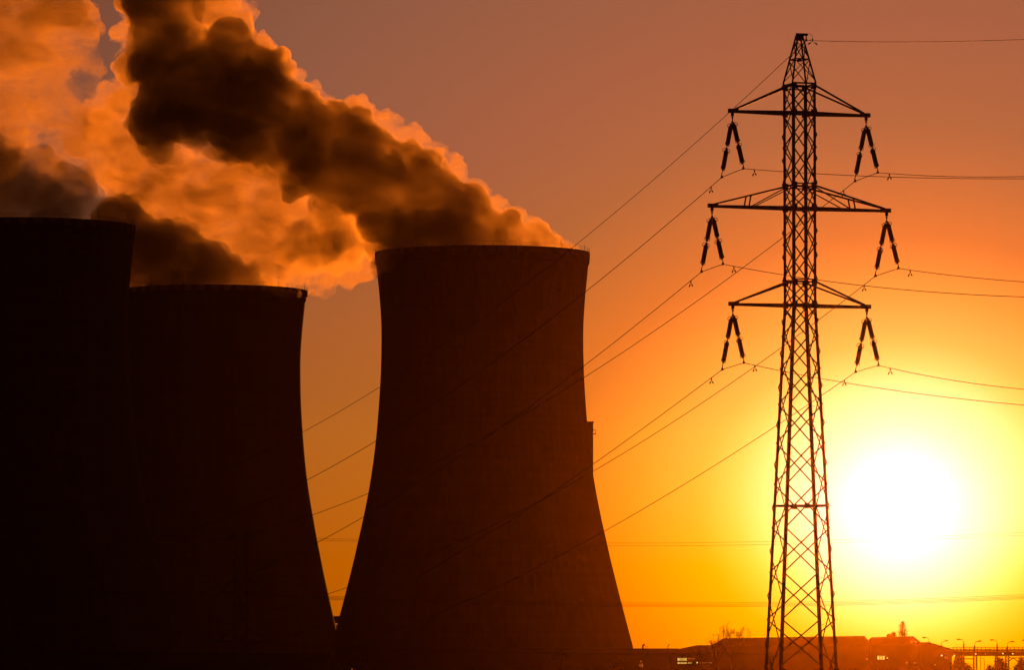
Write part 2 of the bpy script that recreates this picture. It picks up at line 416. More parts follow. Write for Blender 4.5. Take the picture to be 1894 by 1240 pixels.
def insulator_set(key, label):
    T = TIPS[key]; sx = key[1]; top = p2w(Vector((T.x-sx*.08, 0, T.z-.3)))
    root = empty('insulator_set', top, PHI); tag(root, label, 'insulator', 'insulator strings hanging from the pylon arms')
    m = MB(); m.tube([(0, 0, .02), (0, 0, -.28)], .035, 8); m.box((-.05, -.05, -.14), (.05, .05, -.04)); m.build('shackle', M_steel, root)
    m = MB(); m.prism([(-.02, -.22, -.44), (-.02, .22, -.44), (-.02, .14, -.33), (-.02, 0, -.27), (-.02, -.14, -.33)], (.04, 0, 0)); m.build('yoke_plate', M_steel, root)
    out = []
    for s_, dz in ((1, -3.54), (-1, -3.32)):
        a = Vector((0, s_*.17, -.40)); b = Vector((0, s_*1.88, dz)); d = (b-a).normalized(); L = (b-a).length
        q = (-d).to_track_quat('Z', 'X')
        gap = (L-2*1.45)/3
        pos = gap*.45
        st = MB(); st.tube([a, a+d*(pos+.02)], .03, 6); st.build('linkage', M_steel, root); st = MB(); st.tube([a+d*(pos+1.43), a+d*(pos+1.45+gap*.8)], .035, 6); st.build('linkage', M_steel, root); st = MB(); st.tube([a+d*(pos+2.90+gap*.75), b+Vector((0, 0, .1))], .028, 6)
        for kx in (0, 1):
            o = bpy.data.objects.new('insulator_rod', ME_ROD); COL.objects.link(o); o.parent = root
            p0 = a+d*(pos+kx*(1.45+gap*.8)); o.location = p0; o.rotation_mode = 'QUATERNION'; o.rotation_quaternion = q
            for top_ in (1, 0):
                h = bpy.data.objects.new('arcing_horn', ME_HORN); COL.objects.link(h); h.parent = o
                h.location = (0, 0, -.03 if top_ else -1.42); h.rotation_euler = (0, 0 if top_ else math.pi, R(20+40*random.random())); h.scale = (1, 1, 1) if top_ else (.8, .8, .8)
        st.build('linkage', M_steel, root)
        c = bpy.data.objects.new('wire_clamp', ME_CLAMP); COL.objects.link(c); c.parent = root; c.location = b+Vector((0, 0, -.08)); c.rotation_euler = (0, 0, math.pi/2)
        out.append(PB*0 + top + U*0 + V*b.y + Vector((0, 0, b.z-.08)))
    CL[key] = out
for key, lab in ((('upper', -1), 'brown insulator strings under the left tip of the topmost cross arm'), (('upper', 1), 'brown insulator strings under the right tip of the topmost cross arm'),
                 (('middle', -1), 'brown insulator strings under the left tip of the widest middle cross arm'), (('middle', 1), 'brown insulator strings under the right tip of the widest middle cross arm'),
                 (('lower', -1), 'brown insulator strings under the left tip of the lowest cross arm'), (('lower', 1), 'brown insulator strings under the right tip of the lowest cross arm')):
    insulator_set(key, lab)

# conductors: each hangs in the vertical plane of the line and is fitted to the sag seen in the photograph
def sag_fit(P0, pts, sgn, deg):
    D = V*sgn; A = []; B = []
    for x, y in pts:
        r = ray(x, y); t = r.x/r.y
        L = (P0.x-t*P0.y)/(t*D.y-D.x); h = CAMZ+(r.z/r.y)*(P0.y+D.y*L)
        A.append([L**k for k in range(1, deg+1)]); B.append(h-P0.z)
    return np.linalg.lstsq(np.array(A), np.array(B), rcond=None)[0], max(a[0] for a in A)
def span(P0, co, sgn, Lend, n=70):
    out = []
    for i in range(n+1):
        L = Lend*i/n; out.append(P0+V*sgn*L+Vector((0, 0, sum(c*L**(k+1) for k, c in enumerate(co)))))
    return out
def damper(parent, P, d):
    m = MB(); m.box((P.x-.035, P.y-.035, P.z-.13), (P.x+.035, P.y+.035, P.z+.03))
    dd = Vector((d.x, d.y, 0)).normalized(); c = P+Vector((0, 0, -.11))
    a = c+dd*.22+Vector((0, 0, -.16)); b = c-dd*.22+Vector((0, 0, -.16)); m.tube([a, c, b], .014, 5)
    for e in (a, b): m.tube([e, e.lerp(c, .30), e.lerp(c, -.35)], .04, 8)
    side = Vector((dd.y, -dd.x, 0))
    m.build('vibration_damper', M_steel, parent)
WR = .021
def near_span(P0, co, L1=45, Lend=300):
    # keep the fitted sag close to the pylon, then ease to a matching pylon behind the camera
    z1 = sum(c*L1**(k+1) for k, c in enumerate(co)); d1 = sum((k+1)*c*L1**k for k, c in enumerate(co)); d2 = .12; W_ = Lend-L1; out = []
    for i in range(25): L = L1*i/24; out.append(P0-V*L+Vector((0, 0, sum(c*L**(k+1) for k, c in enumerate(co)))))
    for i in range(1, 61):
        t = i/60; L = L1+W_*t; z = (2*t**3-3*t*t+1)*z1+(t**3-2*t*t+t)*W_*d1+(-2*t**3+3*t*t)*0+(t**3-t*t)*W_*d2
        out.append(P0-V*L+Vector((0, 0, z)))
    return out
def conductor(key, left, right, label):
    c1, c2 = CL[key]
    co, _ = sag_fit(c1, left, 1, 3); cr, _ = sag_fit(c2, right, -1, 2)
    lp = span(c1, co, 1, 225); rp = near_span(c2, cr)
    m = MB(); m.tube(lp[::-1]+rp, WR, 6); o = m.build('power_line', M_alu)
    tag(o, label, 'power line', 'conductors strung from the pylon')
    d1 = c1+V*1.9; d1.z = c1.z+sum(c*1.9**(k+1) for k, c in enumerate(co)); damper(o, d1-Vector((0, 0, .03)), V)
    d2 = c2-V*1.9; d2.z = c2.z+sum(c*1.9**(k+1) for k, c in enumerate(cr)); damper(o, d2-Vector((0, 0, .03)), V)
FARL = 'hanging from the %s, running down left past the cooling towers'
conductor(('upper', -1), [(1270,383),(1082,540),(1040,573),(695.8,816.4),(621.6,860),(564.6,890.8),(371,975),(304,998),(186,1017),(50,1025)], [(1511,322.6),(1609,326),(1790,328.6),(1894,331.7)], 'thin wire hanging from the left insulators of the topmost arm')
conductor(('upper', 1), [(1525,379.7),(1443,442),(1380,491),(1285.6,560),(1077,700.8),(1045.5,720),(681.7,914.7),(574.8,956.5),(473,981),(382,1005),(287,1017)], [(1738,326),(1894,326.5)], 'thin wire hanging from the right insulators of the topmost arm')
conductor(('middle', -1), [(1277,520),(1232,550),(1076.7,681.6),(1040,708),(673.6,957),(584.5,1005.6),(468,1061),(358,1103),(203,1140)], [(1516.5,519.5),(1664.5,534.6),(1894,549.7)], 'thin wire hanging from the left insulators of the widest arm')
conductor(('middle', 1), [(1549,567.5),(1500,604.5),(1444.5,643),(1380,690),(1160,833.5),(1097.6,871.8),(857,1000),(640,1088.7),(604,1100),(358,1165)], [(1801.6,514),(1894,521.7)], 'thin wire hanging from the right insulators of the widest arm')
conductor(('lower', -1), [(1160,814),(1097.6,859.7),(885.4,1000),(640,1136),(612,1149),(360,1225)], [(1519,701),(1664.5,723.8),(1894,749.8)], 'thin wire hanging from the left insulators of the lowest arm')
conductor(('lower', 1), [(1520.6,732),(1436,787),(1380,824.6),(1115,985),(1086.5,1000),(858.8,1116.8),(640,1197.5),(420,1250)], [(1719,696.4),(1894,720.5)], 'thin wire hanging from the right insulators of the lowest arm')
def earth_wire():
    c = p2w(Vector((.46, 0, zy(66)-.27)))
    co, _ = sag_fit(c, [(1463.7,98),(1400,158.5),(1353,203),(1270,280),(1155,380),(1083.9,436),(1040,474),(1010,498),(704,716.6),(555,799.5),(330,905),(120,955)], 1, 3)
    cr, _ = sag_fit(c, [(1609,76),(1712,77.7),(1894,72.5)], -1, 2)
    m = MB(); m.tube(span(c, co, 1, 225)[::-1]+near_span(c, cr)[1:], .018, 6); o = m.build('earth_wire', M_alu)
    tag(o, 'topmost thin earth wire clipped to the very peak of the lattice pylon', 'earth wire')
    m = MB(); m.tube([c+Vector((0, 0, .40)), c+Vector((0, 0, .02))], .035, 6); m.box(tuple(c+Vector((-.07, -.07, -.05))), tuple(c+Vector((.07, .07, .08)))); m.build('wire_clamp', M_steel, o)
    m = MB(); q = c+Vector((.02, 0, .38)); m.tube([q+Vector((.10*1.2, 0, .05)), q+Vector((.30, 0, .0)), q+Vector((.38, 0, -.16)), q+Vector((.32, 0, -.32)), c+Vector((.2, 0, .02))], .012, 5); m.build('bonding_loop', M_steel, o)
    damper(o, c-V*1.1+Vector((0, 0, -.04)), U)
earth_wire()

# ------------------------------------------------------------------ far pylon in the gloom and thin distant wires
def far_pylon():
    D = 640.0; k = mpp(D); B = at(445, 1250, D); B.z = 0
    root = empty('transmission_pylon', B, R(10)); tag(root, 'dim far lattice pylon barely visible against the dark middle cooling tower', 'pylon')
    Z = lambda y: at(445, y, D).z
    w = 14.5*k*.72
    for sx in (-1, 1):
        for sy in (-1, 1):
            m = MB(); m.bar((sx*w*1.25, sy*w*1.25, 0), (sx*w, sy*w, Z(997)), .10); m.build('leg', M_steel, root)
    ys = [1250, 1225, 1200, 1175, 1150, 1125, 1100, 1075, 1050, 1025, 998]
    for sy in (-1, 1):
        m = MB()
        for i in range(len(ys)-1):
            za, zb = max(0, Z(ys[i])), Z(ys[i+1]); m.bar((-w*1.1, sy*w, za), (w*1.1, sy*w, zb), .05); m.bar((w*1.1, sy*w+.06, za), (-w*1.1, sy*w+.06, zb), .08); m.bar((-w, sy*w, zb), (w, sy*w, zb), .08)
        m.build('face_bracing', M_steel, root)
    for y, xl, xr, up in ((996, 425, 471, 8), (1096, 408, 494, 30), (1188, 402, 500, 30)):
        for s_, xx in ((-1, xl), (1, xr)):
            m = MB(); T = Vector(((xx-445)*k, 0, Z(y)))
            for sy in (-1, 1):
                m.bar((s_*w, sy*w, Z(y)), T, .14); m.bar((s_*w, sy*w, Z(y)+up*k*.9), T, .1)
            m.build('cross_arm', M_steel, root)
far_pylon()
def far_wire(pts, D, label, group, r=.028):
    P = [at(x, y, D) for x, y in pts]; out = []
    for i in range(len(P)-1):
        p0 = P[max(i-1, 0)]; p1 = P[i]; p2 = P[i+1]; p3 = P[min(i+2, len(P)-1)]
        for j in range(8):
            t = j/8; out.append(.5*((2*p1)+(-p0+p2)*t+(2*p0-5*p1+4*p2-p3)*t*t+(-p0+3*p1-3*p2+p3)*t**3))
    out.append(P[-1]); m = MB(); m.tube(out, r, 4)
    o = m.build('distant_wire', M_alu); tag(o, label, 'wire', group)
G1 = 'distant wires crossing low behind the pylon'
for i, (d, lab) in enumerate(((0, 'uppermost faint wire of the low distant bundle crossing behind the pylon legs'), (3.2, 'second faint wire from the top of the low distant bundle behind pylon'),
                              (5.7, 'third faint wire from the top of the low distant bundle behind pylon'), (8.2, 'lowest faint wire of the low distant bundle crossing behind the pylon legs'))):
    s_ = d*.9
    far_wire([(-30, 1088+s_*.8), (200, 1096+s_*.8), (620, 1104.5+s_*.8), (900, 1112+s_), (1200, 1116.3+s_), (1500, 1114.2+s_), (1700, 1109+s_), (1930, 1099.5+s_)], 760+i*4, lab, G1, .02)
far_wire([(300, 984), (585, 996.5), (662, 998.5), (1130, 1005.3), (1400, 1003), (1660, 996), (1930, 984)], 900, 'upper faint wire of the distant pair level with the pylon waist belt', 'pair of distant wires', .02)
far_wire([(300, 988), (585, 999.8), (662, 1002), (1130, 1010.3), (1400, 1008.4), (1660, 1001), (1930, 989)], 905, 'lower faint wire of the distant pair level with the pylon waist belt', 'pair of distant wires', .02)
far_wire([(300, 1180), (640, 1199), (900, 1206), (1250, 1210.5), (1500, 1208)], 720, 'faint wire crossing the base of the right cooling tower, the upper one', 'wires low across the tower base', .03)
far_wire([(300, 1184), (640, 1201), (900, 1208.5), (1250, 1213), (1500, 1211)], 724, 'faint wire crossing the base of the right cooling tower, the lower one', 'wires low across the tower base', .03)

# ------------------------------------------------------------------ buildings
M_wall = surf('grey_sheet_wall', (.16, .14, .12), .8, .1, .25, .2)
M_roof = surf('corrugated_roof', (.10, .09, .08), .6, .2, .25, .3)
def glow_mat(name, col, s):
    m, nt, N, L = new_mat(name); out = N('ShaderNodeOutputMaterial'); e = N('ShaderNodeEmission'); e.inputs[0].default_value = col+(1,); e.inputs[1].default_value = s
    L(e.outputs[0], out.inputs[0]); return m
M_win = glow_mat('sky_glow_window', (1, .62, .10), 1.25)  # emission stands in for sky glow seen through window openings
M_wind = glow_mat('dim_sky_and_lamp_glow', (1, .25, .04), .45)  # dimmer stand-in for sky through openings; also on two faint bridge lamps
M_lamp = glow_mat('lamp_glow', (1, .72, .25), 1.6)
def windows(root, D, y0, rects, mat):
    for (xa, ya, xb, yb, np_) in rects:
        a = at(xa, ya, D); b = at(xb, yb, D); a.z, b.z = max(a.z, b.z), min(a.z, b.z)
        fr = MB(); t = .18; yy = y0
        fr.box((a.x-t, yy-.12, b.z-t), (b.x+t, yy-.002, b.z)); fr.box((a.x-t, yy-.12, a.z), (b.x+t, yy-.002, a.z+t)); fr.box((a.x-t, yy-.12, b.z), (a.x, yy-.002, a.z)); fr.box((b.x, yy-.12, b.z), (b.x+t, yy-.002, a.z))
        for i in range(1, np_):
            x = a.x+(b.x-a.x)*i/np_; fr.box((x-.1, yy-.1, b.z), (x+.1, yy-.004, a.z))
        f = fr.build('window', M_wall, root); f.matrix_parent_inverse = root.matrix_world.inverted()
        g = MB(); g.box((a.x, yy-.05, b.z), (b.x, yy-.02, a.z)); p = g.build('pane', mat, f)
def hall(name, label, D, xl, xr, yeave, yridge, depth, ridge_l, ridge_r, cat='building', mat=None, ridge_y2=None):
    """long hall, eaves between pixel columns xl..xr, hipped or gabled roof with the ridge between ridge_l..ridge_r"""
    a = at(xl, yeave, D); b = at(xr, yeave, D); r0 = at(ridge_l, yridge, D+depth/2); r1 = at(ridge_r, ridge_y2 or yridge, D+depth/2)
    root = empty(name, (0, 0, 0)); tag(root, label, cat)
    w = MB(); w.box((a.x, D, 0), (b.x, D+depth, a.z)); w.build('wall', M_wall, root)
    o = .5; rf = MB()
    zt = a.z+.05
    P = [(a.x-o, D-o, zt), (b.x+o, D-o, zt), (b.x+o, D+depth+o, zt), (a.x-o, D+depth+o, zt), (r0.x, r0.y, r0.z), (r1.x, r1.y, r1.z)]
    rf.add(P, [(0, 1, 5, 4), (1, 2, 5), (2, 3, 4, 5), (3, 0, 4), (3, 2, 1, 0)]); rfo = rf.build('roof', mat or M_roof, root)
    # standing seams down the front slope
    sm = MB(); n = max(4, int((r1.x-r0.x)/2.4))
    for i in range(n):
        t = (i+.5)/n; p = Vector(P[0]).lerp(Vector(P[1]), t); q = Vector(P[4]).lerp(Vector(P[5]), t); nn = Vector((0, -.02, .06)); sm.bar(p+nn, q+nn, .14, .12)
    return root, rfo
def flat_block(name, label, D, xl, xr, ytop, depth):
    a = at(xl, ytop, D); b = at(xr, ytop, D); root = empty(name, (0, 0, 0)); tag(root, label, 'building')
    w = MB(); w.box((a.x, D, 0), (b.x, D+depth, a.z-.5)); w.build('wall', M_wall, root)
    r = MB(); r.box((a.x-.3, D-.3, a.z-.5), (b.x+.3, D+depth+.3, a.z)); r.build('roof', M_roof, root)
    return root
fl = flat_block('plant_building', 'long flat roofed plant building at the foot of the right cooling tower', 1500, 655, 1253, 1200.5, 30)
windows(fl, 1500, 1500, [(1183, 1229, 1189, 1235, 3), (1184.5, 1223.5, 1186.5, 1226, 1)], M_wind)
flat_block('plant_building', 'dark flat block along the bottom left below the two left cooling towers', 1490, -330, 600, 1209, 30)
gp = flat_block('service_building', 'dark box shaped building glimpsed in the narrow gap between two cooling towers', 2050, 590, 650, 1140.5, 30)
windows(gp, 2050, 2050, [(617, 1154, 624, 1157, 3), (619, 1159, 622, 1161, 2)], M_wind)
lo, _r = hall('low_shed', 'low shed with gently sloping roof and two rows of windows painted with sky glow left of the pylon', 1440, 1240, 1345, 1206, 1194.5, 26, 1289, 1345)
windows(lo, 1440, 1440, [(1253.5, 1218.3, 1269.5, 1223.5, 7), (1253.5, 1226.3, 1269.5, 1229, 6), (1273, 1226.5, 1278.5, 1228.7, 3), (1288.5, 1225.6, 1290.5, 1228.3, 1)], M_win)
windows(lo, 1440, 1440, [(1273, 1218.5, 1284, 1220.5, 4), (1296, 1226, 1308, 1227.7, 5), (1312, 1226, 1331, 1227.7, 7)], M_wind)
h1, _r = hall('factory_hall', 'largest hall with a long ridged roof directly behind the pylon legs', 1400, 1326, 1610, 1196, 1181.5, 34, 1338, 1599, ridge_y2=1177.3)
windows(h1, 1400, 1400, [(1604-2, 1219, 1606, 1221, 1)], M_wind)
h2, _r = hall('factory_hall', 'hall right of the pylon with trees poking above its roof ridge', 1395, 1611.5, 1704, 1193, 1180, 30, 1612, 1689, ridge_y2=1178)
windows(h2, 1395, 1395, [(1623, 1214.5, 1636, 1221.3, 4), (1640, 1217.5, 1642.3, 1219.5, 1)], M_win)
windows(h2, 1395, 1395, [(1676, 1226, 1678.5, 1228.3, 1), (1690, 1226, 1695, 1228.5, 2)], M_wind)
def gable_glow():
    """gable end of that hall: glowing pieces imitate sky seen through it"""
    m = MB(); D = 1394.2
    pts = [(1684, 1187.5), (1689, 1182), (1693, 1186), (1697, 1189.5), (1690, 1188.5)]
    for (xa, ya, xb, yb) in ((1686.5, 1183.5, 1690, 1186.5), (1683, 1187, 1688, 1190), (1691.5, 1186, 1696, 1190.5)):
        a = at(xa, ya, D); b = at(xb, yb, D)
        m = MB(); m.prism([(a.x, D, a.z-.3), (a.x+.3, D, a.z), (b.x, D, b.z+.25), (b.x, D, b.z), (a.x, D, b.z)], (0, .12, 0)); m.build('gable_sky_glow', M_wind, h2)
gable_glow()
def end_shed():
    D = 1385; Z = lambda x, y: at(x, y, D).z; X = lambda x, y: at(x, y, D).x
    root = empty('end_shed', (0, 0, 0)); tag(root, 'shed with one long roof slope falling to the footbridge on the right', 'building')
    xs = [(1702, 1189.3), (1718, 1189), (1741, 1195.5), (1764, 1203.2)]
    P = [Vector((X(*p), D, Z(*p))) for p in xs]
    w = MB(); w.prism([(P[0].x, D+.3, 0)]+[(p.x-(.4 if i == 3 else 0), D+.3, p.z-.45) for i, p in enumerate(P)]+[(P[3].x-.4, D+.3, 0)], (0, 24, 0)); w.build('wall', M_wall, root)
    r = MB(); r.prism([tuple(p) for p in P]+[(p.x, p.y, p.z-.42) for p in P[::-1]], (0, 25, 0)); r.build('roof', M_roof, root)
    windows(root, D+.3, D+.3, [(1747, 1215.8, 1749, 1218.8, 1), (1751, 1215.8, 1753, 1218.8, 1), (1728, 1230, 1731, 1231.6, 1)], M_wind)
    for x, y in ((1742, 1213.4),):
        a = at(x, y, D-.3); m = MB(); m.lathe((a.x, D-.35, a.z+.1), (a.x, D-.35, a.z-.5), [(0, .12), (.1, .2), (.25, .16)], 8); m.box((a.x-.06, D-.3, a.z), (a.x+.06, D+.3, a.z+.1)); m.build('wall_lamp', M_lamp, root)
end_shed()
def roof_bits():
    for x, h, lab in ((1189, 7.5, 'thick bent vent pipe on the flat roof just right of the tower foot'), (1235.5, 7.5, 'thin vent pipe near the right end of the flat roof')):
        b = at(x, 1200.5, 1512); b.z = at(x, 1200.5, 1500).z
        m = MB(); k = mpp(1512); r = .24 if x < 1200 else .12
        m.tube([(b.x, b.y, b.z), (b.x, b.y, b.z+h*k*.7), (b.x+.15, b.y, b.z+h*k*.9), (b.x+.5, b.y, b.z+h*k)], r, 8); tag(m.build('vent_pipe', M_gantry), lab, 'vent pipe', 'pipes on the flat roof')
    m = MB(); b = at(1194, 1200.5, 1512); b.z = at(1194, 1200.5, 1500).z
    for dx in (0, .55): m.bar((b.x+dx, b.y, b.z), (b.x+dx, b.y, b.z+.62), .07)
    m.bar((b.x-.15, b.y, b.z+.62), (b.x+.7, b.y, b.z+.62), .09); tag(m.build('roof_frame', M_gantry), 'tiny frame on the flat roof beside the thick vent pipe', 'frame')
roof_bits()

# ------------------------------------------------------------------ footbridge with pipes, its lamps
BD = 1300.0
def bx_(x): return at(x, 1210, BD).x
def bz_(y): return at(1830, y, BD).z
def bridge():
    root = empty('pipe_bridge', (bx_(1764), BD, 0)); tag(root, 'steel pipe bridge with railings entering from the right edge', 'bridge')
    ox = bx_(1764)
    def X(x): return bx_(x)-ox
    xe = 2500
    m = MB(); m.box((X(1762), 0, bz_(1214.6)), (X(xe), 3.2, bz_(1205.6))); m.build('deck_girder', M_gantry, root)
    for yy, nm in ((.05, 'railing'), (3.15, 'railing')):
        m = MB(); z0 = bz_(1205.6); z1 = bz_(1198.2 if yy < 1 else 1199.4)
        m.bar((X(1756 if yy > 1 else 1762), yy, z1), (X(xe), yy, z1+.12), .09); m.bar((X(1762), yy, (z0+z1)/2), (X(xe), yy, (z0+z1)/2+.05), .06)
        n = int((xe-1762)/7.6)
        for i in range(n+1): m.bar((X(1762+i*7.6+yy), yy, z0-.02), (X(1762+i*7.6+yy), yy, z1), .07)
        m.build(nm, M_gantry, root)
    for yy in (.9, 1.7, 2.4):
        m = MB(); m.tube([(X(1762), yy, bz_(1203.8)), (X(xe), yy, bz_(1204.0))], .17, 8); m.build('pipe', M_gantry, root)
    for x in (1782, 1804.7, 1844, 1864, 1905, 1925):
        m = MB(); w = .33 if x in (1804.7, 1864) else .22
        for s_ in (-1, 1):
            for yy in (.4, 2.8): m.bar((X(x)+s_*w, yy, 0), (X(x)+s_*w, yy, bz_(1214.5)), .16)
        z = .5
        while z < bz_(1216): m.bar((X(x)-w, .4, z), (X(x)+w, .4, z+.7), .07); m.bar((X(x)+w, .5, z), (X(x)-w, .5, z+.7), .07); z += .75
        m.build('support', M_gantry, root)
    for (xa, ya, xb, yb) in ((1782, 1225, 1800, 1240), (1766, 1219.5, 1785, 1219.8), (1785, 1219.7, 1803, 1219.7), (1775, 1219.8, 1783, 1226), (1867, 1224, 1875, 1218), (1875, 1218, 1894, 1233), (1868, 1218, 1900, 1218)):
        m = MB(); m.bar((X(xa), 1.4, bz_(ya)), (X(xb), 1.4, bz_(yb)), .2); m.build('brace', M_gantry, root)
    for x, y in ((1765, 1213.6), (1804.5, 1210.8), (1822.5, 1210.9), (1855, 1210.3), (1873, 1210.5), (1781.5, 1213.3)):
        m = MB(); c = Vector((X(x), -.12, bz_(y))); m.lathe((c.x, -.16, c.z+.12), (c.x, -.16, c.z-.3), [(0, .08), (.05, .16), (.2, .14)], 8); m.box((c.x-.04, -.14, c.z+.05), (c.x+.04, .02, c.z+.12)); m.build('lamp', M_lamp if x not in (1822.5, 1781.5) else M_wind, root)
    return root
bridge()
def street_lamp(x, ytop, D, head, label, base_y=1205.6, base_z=None):
    b = at(x, 1210, D); zb = base_z if base_z is not None else bz_(base_y)
    root = empty('street_lamp', (b.x, D, zb)); tag(root, label, 'street lamp', 'curved street lamps along the footbridge')
    zt = at(x, ytop, D).z-zb; k = mpp(D)
    m = MB(); m.box((-.15, -.15, 0), (.15, .15, zt)); m.build('post', M_gantry, root)
    m = MB(); h = 7.6*k; r = 5.5*k
    pts = [(0, 0, zt), (head*.02, 0, zt+h*.35), (head*r*.2, 0, zt+h*.7), (head*r*.55, 0, zt+h*.93), (head*r, 0, zt+h)]; m.tube(pts, .055, 6); m.build('arm', M_gantry, root)
    m = MB(); a = Vector((head*r*.95, 0, zt+h)); d = Vector((head, 0, .14 if head > 0 else .0)).normalized()
    m.lathe(a, a+d, [(0, .06), (.12, .11), (.5, .15), (.85, .12), (1.0, .03)], 8); m.build('head', M_gantry, root)
zs = at(1720, 1189.2, 1390).z
street_lamp(1718.5, 1188, 1392, -1, 'street lamp with bent neck just above the shed roof, head left', base_z=0)
street_lamp(1741.5, 1194.6, 1420, 1, 'street lamp rising behind the sloping shed roof, head right', base_z=0)
street_lamp(1782.6, 1191.4, 1300, -1, 'first lamp from the left standing on the pipe bridge, head left')
street_lamp(1802.7, 1195.2, 1301, 1, 'second lamp from the left standing on the pipe bridge, head right')
street_lamp(1844.2, 1192.6, 1300, -1, 'third lamp from the left standing on the pipe bridge, head left')
street_lamp(1863.2, 1196.2, 1301, 1, 'fourth lamp from the left standing on the pipe bridge, head right')
street_lamp(1902.6, 1193.0, 1300, -1, 'lamp at the right edge of the picture, only its head showing')
def thin_poles():
    for x, y, head, lab in ((1820.5, 1222, -1, 'thin pole with bent lamp neck seen under the bridge deck, right one'), (1800.5, 1224, -1, 'thin pole with bent neck seen under the bridge deck, left one')):
        D = 1420; b = at(x, 1240, D); zt = at(x, y, D).z; root = empty('lamp_pole', (b.x, D, 0)); tag(root, lab, 'lamp pole')
        m = MB(); m.tube([(0, 0, 0), (0, 0, zt)], .09, 6); m.build('pole', M_gantry, root)
        m = MB(); m.tube([(0, 0, zt), (-.12, 0, zt+.35), (-.5, 0, zt+.5), (-.75, 0, zt+.42)], .05, 6); m.build('neck', M_gantry, root)
    D = 1430; b = at(1813.5, 1240, D); m = MB(); m.tube([(b.x, D, 0), (b.x, D, at(1813.5, 1214, D).z)], .08, 6); tag(m.build('pole', M_gantry), 'plain thin upright pole seen under the bridge deck between two lamp necks', 'pole')
thin_poles()

# ------------------------------------------------------------------ trees
M_bark = surf('bark', (.07, .05, .035), .95, 0, .3, 2)
M_leaf = surf('leaves', (.05, .055, .02), .8, 0, .4, 1)
def grow(m, p, d, L, r, lev, rnd, ends, up=.25, spread=.55, minr=.02, kids=(2, 3)):
    n = 3; pts = [p.copy()]; rr = [r]; q = p.copy(); dd = d.copy()
    for i in range(n):
        dd = (dd+Vector((rnd.uniform(-1, 1), rnd.uniform(-1, 1), rnd.uniform(-.6, 1)*.8))*.12+Vector((0, 0, up*.1))).normalized()
        q = q+dd*(L/n); pts.append(q.copy()); rr.append(max(minr, r*(1-.45*(i+1)/n)))
    m.tube(pts, r, 5 if lev > 3 else 3, True, rr); ends.append(q.copy())
    if lev <= 0: return
    k = rnd.randint(*kids)+(1 if lev < 3 else 0)
    for j in range(k):
        a = rnd.uniform(0, 2*math.pi); sp = rnd.uniform(.5, 1.15)*spread
        side = Vector((math.cos(a), math.sin(a), rnd.uniform(-.1, .3))); nd = (dd+side*sp*1.2+Vector((0, 0, up))).normalized()
        st = pts[rnd.choice((1, 2, 3, 3))] if j else pts[-1]
        grow(m, st, nd, L*rnd.uniform(.62, .85), max(minr, r*.58), lev-1, rnd, ends, up, spread, minr, kids)
def leaves(m, centers, n, rad, size, rnd):
    for c in centers:
        for i in range(n):
            p = c+Vector((rnd.gauss(0, rad), rnd.gauss(0, rad), rnd.gauss(0, rad))); a = Vector((rnd.gauss(0, 1), rnd.gauss(0, 1), rnd.gauss(0, 1))).normalized(); b = a.orthogonal().normalized(); s_ = size*rnd.uniform(.5, 1.3)
            m.add([p-a*s_, p+b*s_*.5, p+a*s_, p-b*s_*.5], [(0, 1, 2, 3)])
def bare_tree(x, D, H, trunk, label, seed, lev=6, spread=.5, leafy=0, r=.22, L0=None, name='bare_tree', minr=.03, size=.25, lrad=.5, up=.25):
    rnd = random.Random(seed); b = at(x, 1240, D); root = empty(name, (b.x, D, 0)); tag(root, label, 'tree')
    m = MB(); top = Vector((rnd.uniform(-.3, .3), 0, trunk)); m.tube([(0, 0, -.2), (0.05, 0, trunk*.5), top], r, 7, True, [r*1.25, r*1.05, r]); m.build('trunk', M_bark, root)
    m = MB(); ends = []; L = L0 or (H-trunk)*.30
    for j in range(4):
        a = 2*math.pi*j/4+rnd.uniform(-.4, .4); grow(m, top-Vector((0, 0, .1*j)), Vector((math.cos(a)*spread, math.sin(a)*spread, 1)).normalized(), L, r*.6, lev-1, rnd, ends, up, spread, minr)
    br = m.build('branches', M_bark, root)
    if leafy:
        m = MB(); pick = [e for e in ends if rnd.random() < leafy]; leaves(m, pick, 9, lrad, size, rnd); m.build('crown', M_leaf, root)
T1 = 1150.0
bare_tree(1354, T1, 12.6, 5.0, 'tall bare tree with fine twigs rising over the hall ridge', 5, 6, .6, 0, .12, 2.5, minr=.012, up=.32)
bare_tree(1327, T1+20, 10.2, 4.5, 'half bare tree with few clumps of leaves over the hall corner', 11, 5, .45, .12, .11, minr=.016, size=.16)
bare_tree(1301, T1+30, 8.6, 4.4, 'smallest thin tree with scattered leaves above the low shed roof', 21, 4, .5, .3, .09, minr=.016, size=.16)
bare_tree(1040, 1250, 8.2, 3.0, 'dim bare tree before the right foot of the cooling tower', 31, 6, .6, 0, .2)
bare_tree(1140, 1260, 6.0, 2.2, 'small dim bare tree left of the flat roof end', 32, 5, .6, .1, .15)
bare_tree(660, 1240, 6.4, 2.2, 'dim dark tree at the left foot of the right cooling tower', 33, 5, .55, .7, .2)
